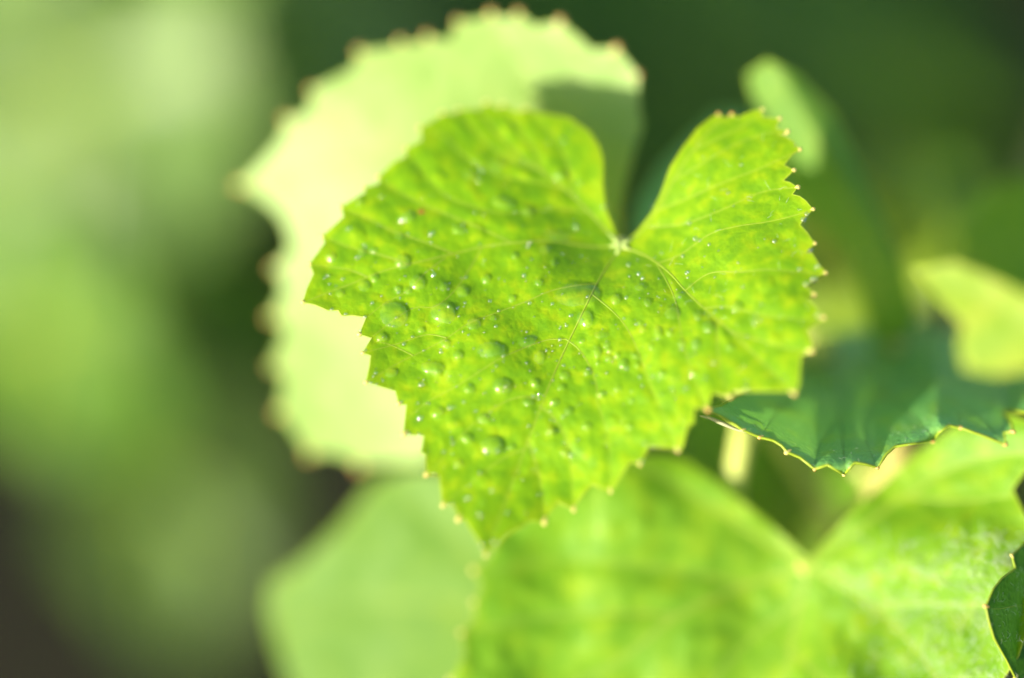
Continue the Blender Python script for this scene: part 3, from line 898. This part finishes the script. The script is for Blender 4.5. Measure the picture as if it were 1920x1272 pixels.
for x, y, a, b, r, lab in BIGD:
    drop(drop_geo(wet, x, y, a, b, r, .22, 28, 9, wob=.04, conform=True), lab, 'large dewdrops on the wet leaf')
ORD = 'first second third fourth fifth sixth seventh eighth ninth tenth eleventh twelfth thirteenth fourteenth fifteenth sixteenth seventeenth eighteenth nineteenth'.split()
TENS = {2: 'twenty', 3: 'thirty', 4: 'forty'}


def ordinal(n):
    if n <= 19: return ORD[n - 1]
    return TENS[n // 10].replace('y', 'ieth') if n % 10 == 0 else TENS[n // 10] + '-' + ORD[n % 10 - 1]


def sector(x, y):
    a = math.degrees(math.atan2(y - 462, x - 1165)) % 360
    if a < 41 or a > 300: return 'above the right main vein'
    if a < 114: return 'right of the midrib'
    if a < 169: return 'left of the midrib'
    return 'above the left main vein'


ranks = {}
for x, y, a, b in sorted(MIDL + MIDR, key=lambda t: math.hypot(t[0] - 1165, t[1] - 462)):
    se = sector(x, y)
    ranks[se] = ranks.get(se, 0) + 1
    shape = ('broad' if max(a, b) > 12 else 'small') + (' oval' if max(a, b) > 1.25 * min(a, b) else ' round')
    drop(drop_geo(wet, x, y, a, b, random.uniform(-.5, .5), random.uniform(.2, .4), 18, 7, wob=.05, conform=True),
         f'{shape} dewdrop {se}, {ordinal(ranks[se])} from the vein knot', 'dewdrops on the wet leaf')
EDGE = np.array([o[:2] for o in FRONT] + [FRONT[0][:2]], float)
for x, y, a in TINY:
    rim_d = seg_dist(np.array([[x, y]], float), EDGE)[0]
    where = 'added for sparkle along the toothed margin of the wet leaf' if rim_d < 9 else sector(x, y) + ' of the wet leaf'
    drop(drop_geo(wet, x, y, a * 1.15, a * 1.1, 0, .75, 16, 7), 'tiny glinting bead of dew ' + where, 'tiny dew beads on the wet leaf', M_BEAD)
# fine mist of beads too small to count
V, F = [], []
rng = random.Random(5)
poly = densify(FRONT, 6)
cnt = 0
cand = np.array([(rng.uniform(570, 1545), rng.uniform(200, 1035)) for _ in range(6000)])
cand = cand[in_poly(cand, poly)]
for x, y in cand:
    if cnt >= 420: break
    dens = math.exp(-((x - 1000) / 330) ** 2 - ((y - 660) / 210) ** 2)
    if rng.random() > dens + .12: continue
    r = rng.uniform(1.2, 3.4) if rng.random() < .8 else rng.uniform(3.4, 6)
    drop_geo(wet, x, y, r, r * rng.uniform(.8, 1.1), 0, rng.uniform(.6, 1.0), 8, 4, V, F)
    cnt += 1
o = mesh_obj('dew_mist', V, F, M_BEAD)
tag(o, 'fine mist of dew specks over the wet leaf', 'dew', kind='stuff')
# drops on the bluish leaf
for x, y, a, b, lab in ((1735, 806, 12, 9, 'largest dewdrop on the rim of the bluish leaf'), (1712, 812, 6, 5, 'small dewdrop beside the largest one on the bluish leaf'),
                        (1655, 823, 5, 4, 'lone small dewdrop near the toothed rim of the bluish leaf'), (1912, 745, 8, 7, 'shiny dewdrop on the upturned end of the bluish leaf')):
    drop(drop_geo(teal, x, y, a, b, 0, .7, 16, 7), lab, 'dewdrops on the bluish leaf')

# ------------------------------------------------------------------ the rest of the vine, to the right and beyond
rng = random.Random(21)
V, F = [], []
proto = far_leaf_mesh(3.1, .25, .22)
got = 0
while got < 110:
    p = Vector((rng.uniform(-.15, .75), rng.uniform(.05, 1.0), rng.uniform(.06, .75)))
    q = p - EYE
    z = q.dot(FWD)
    if z > .05:
        px = 960 + q.dot(RIGHT) / z * FOCUS * PXM
        py = 636 - q.dot(UP) / z * FOCUS * PXM
        mar = .075 / z * FOCUS * PXM
        if -mar - 60 < px < 1980 + mar and -mar - 60 < py < 1330 + mar: continue
    if q.length < .42 or (p.x < .12 and p.z > .5): continue
    x, y, n = orient(Vector((rng.uniform(-.8, .6), rng.uniform(-.9, .3), rng.uniform(.3, 1))), rng.uniform(-.6, .6))
    sz = rng.uniform(.035, .06)
    b0 = len(V)
    V.extend(p + (x * a + y * b + n * c) * sz for a, b, c in proto[0])
    F.extend(tuple(i + b0 for i in f) for f in proto[1])
    tube_geo([p, p - n * sz * .6 - y * sz * .5, p - n * sz * 1.1 - Vector((0, 0, .05)), Vector((p.x, p.y, -.02))], .0014, 5, V, F)
    got += 1
o = mesh_obj('vine_foliage', V, F, M_BGG)
tag(o, 'mass of vine leaves around and beyond the sharp leaves', 'foliage', kind='stuff')


# ------------------------------------------------------------------ fine hairs
def hairs(leaf, n, box, lmin, lmax, rad, dens=None, seed=1):
    rng = random.Random(seed)
    V, F = [], []
    cand = np.array([(rng.uniform(box[0], box[2]), rng.uniform(box[1], box[3])) for _ in range(n * 6)])
    cand = cand[in_poly(cand, leaf.bnd)]
    k = 0
    for x, y in cand:
        if k >= n: break
        if dens and rng.random() > dens(x, y): continue
        p = leaf.at(x, y)
        nr = leaf.normal(x, y)
        l = rng.uniform(lmin, lmax) / PXM
        a = rng.uniform(0, 6.28)
        tdir = RIGHT * math.cos(a) + UP * math.sin(a)
        tdir = tdir - nr * tdir.dot(nr)
        bend = rng.uniform(-.6, .6)
        side = nr.cross(tdir)
        q = []
        for i in range(5):
            t = i / 4
            q.append(p + tdir * (l * t) + side * (l * bend * t * t) + nr * (l * .35 * math.sin(t * 2.4)))
        tube_geo(q, [rad, rad, rad * .9, rad * .7, rad * .3], 3, V, F, cap=False)
        k += 1
    o = mesh_obj('hairs', V, F, M_HAIR, leaf.root)
    o['kind'] = 'stuff'


hairs(low, 520, (1560, 1000, 1920, 1290), 12, 34, .000034, lambda x, y: min(1, max(0, (x - 1560) / 260)) * .9, 3)
hairs(teal, 120, (1400, 770, 1900, 890), 4, 9, .000016, None, 4)
hairs(wet, 60, (1220, 260, 1520, 620), 8, 22, .000014, None, 6)
hairs(dark, 60, (1850, 1020, 1925, 1272), 6, 16, .000022, None, 8)
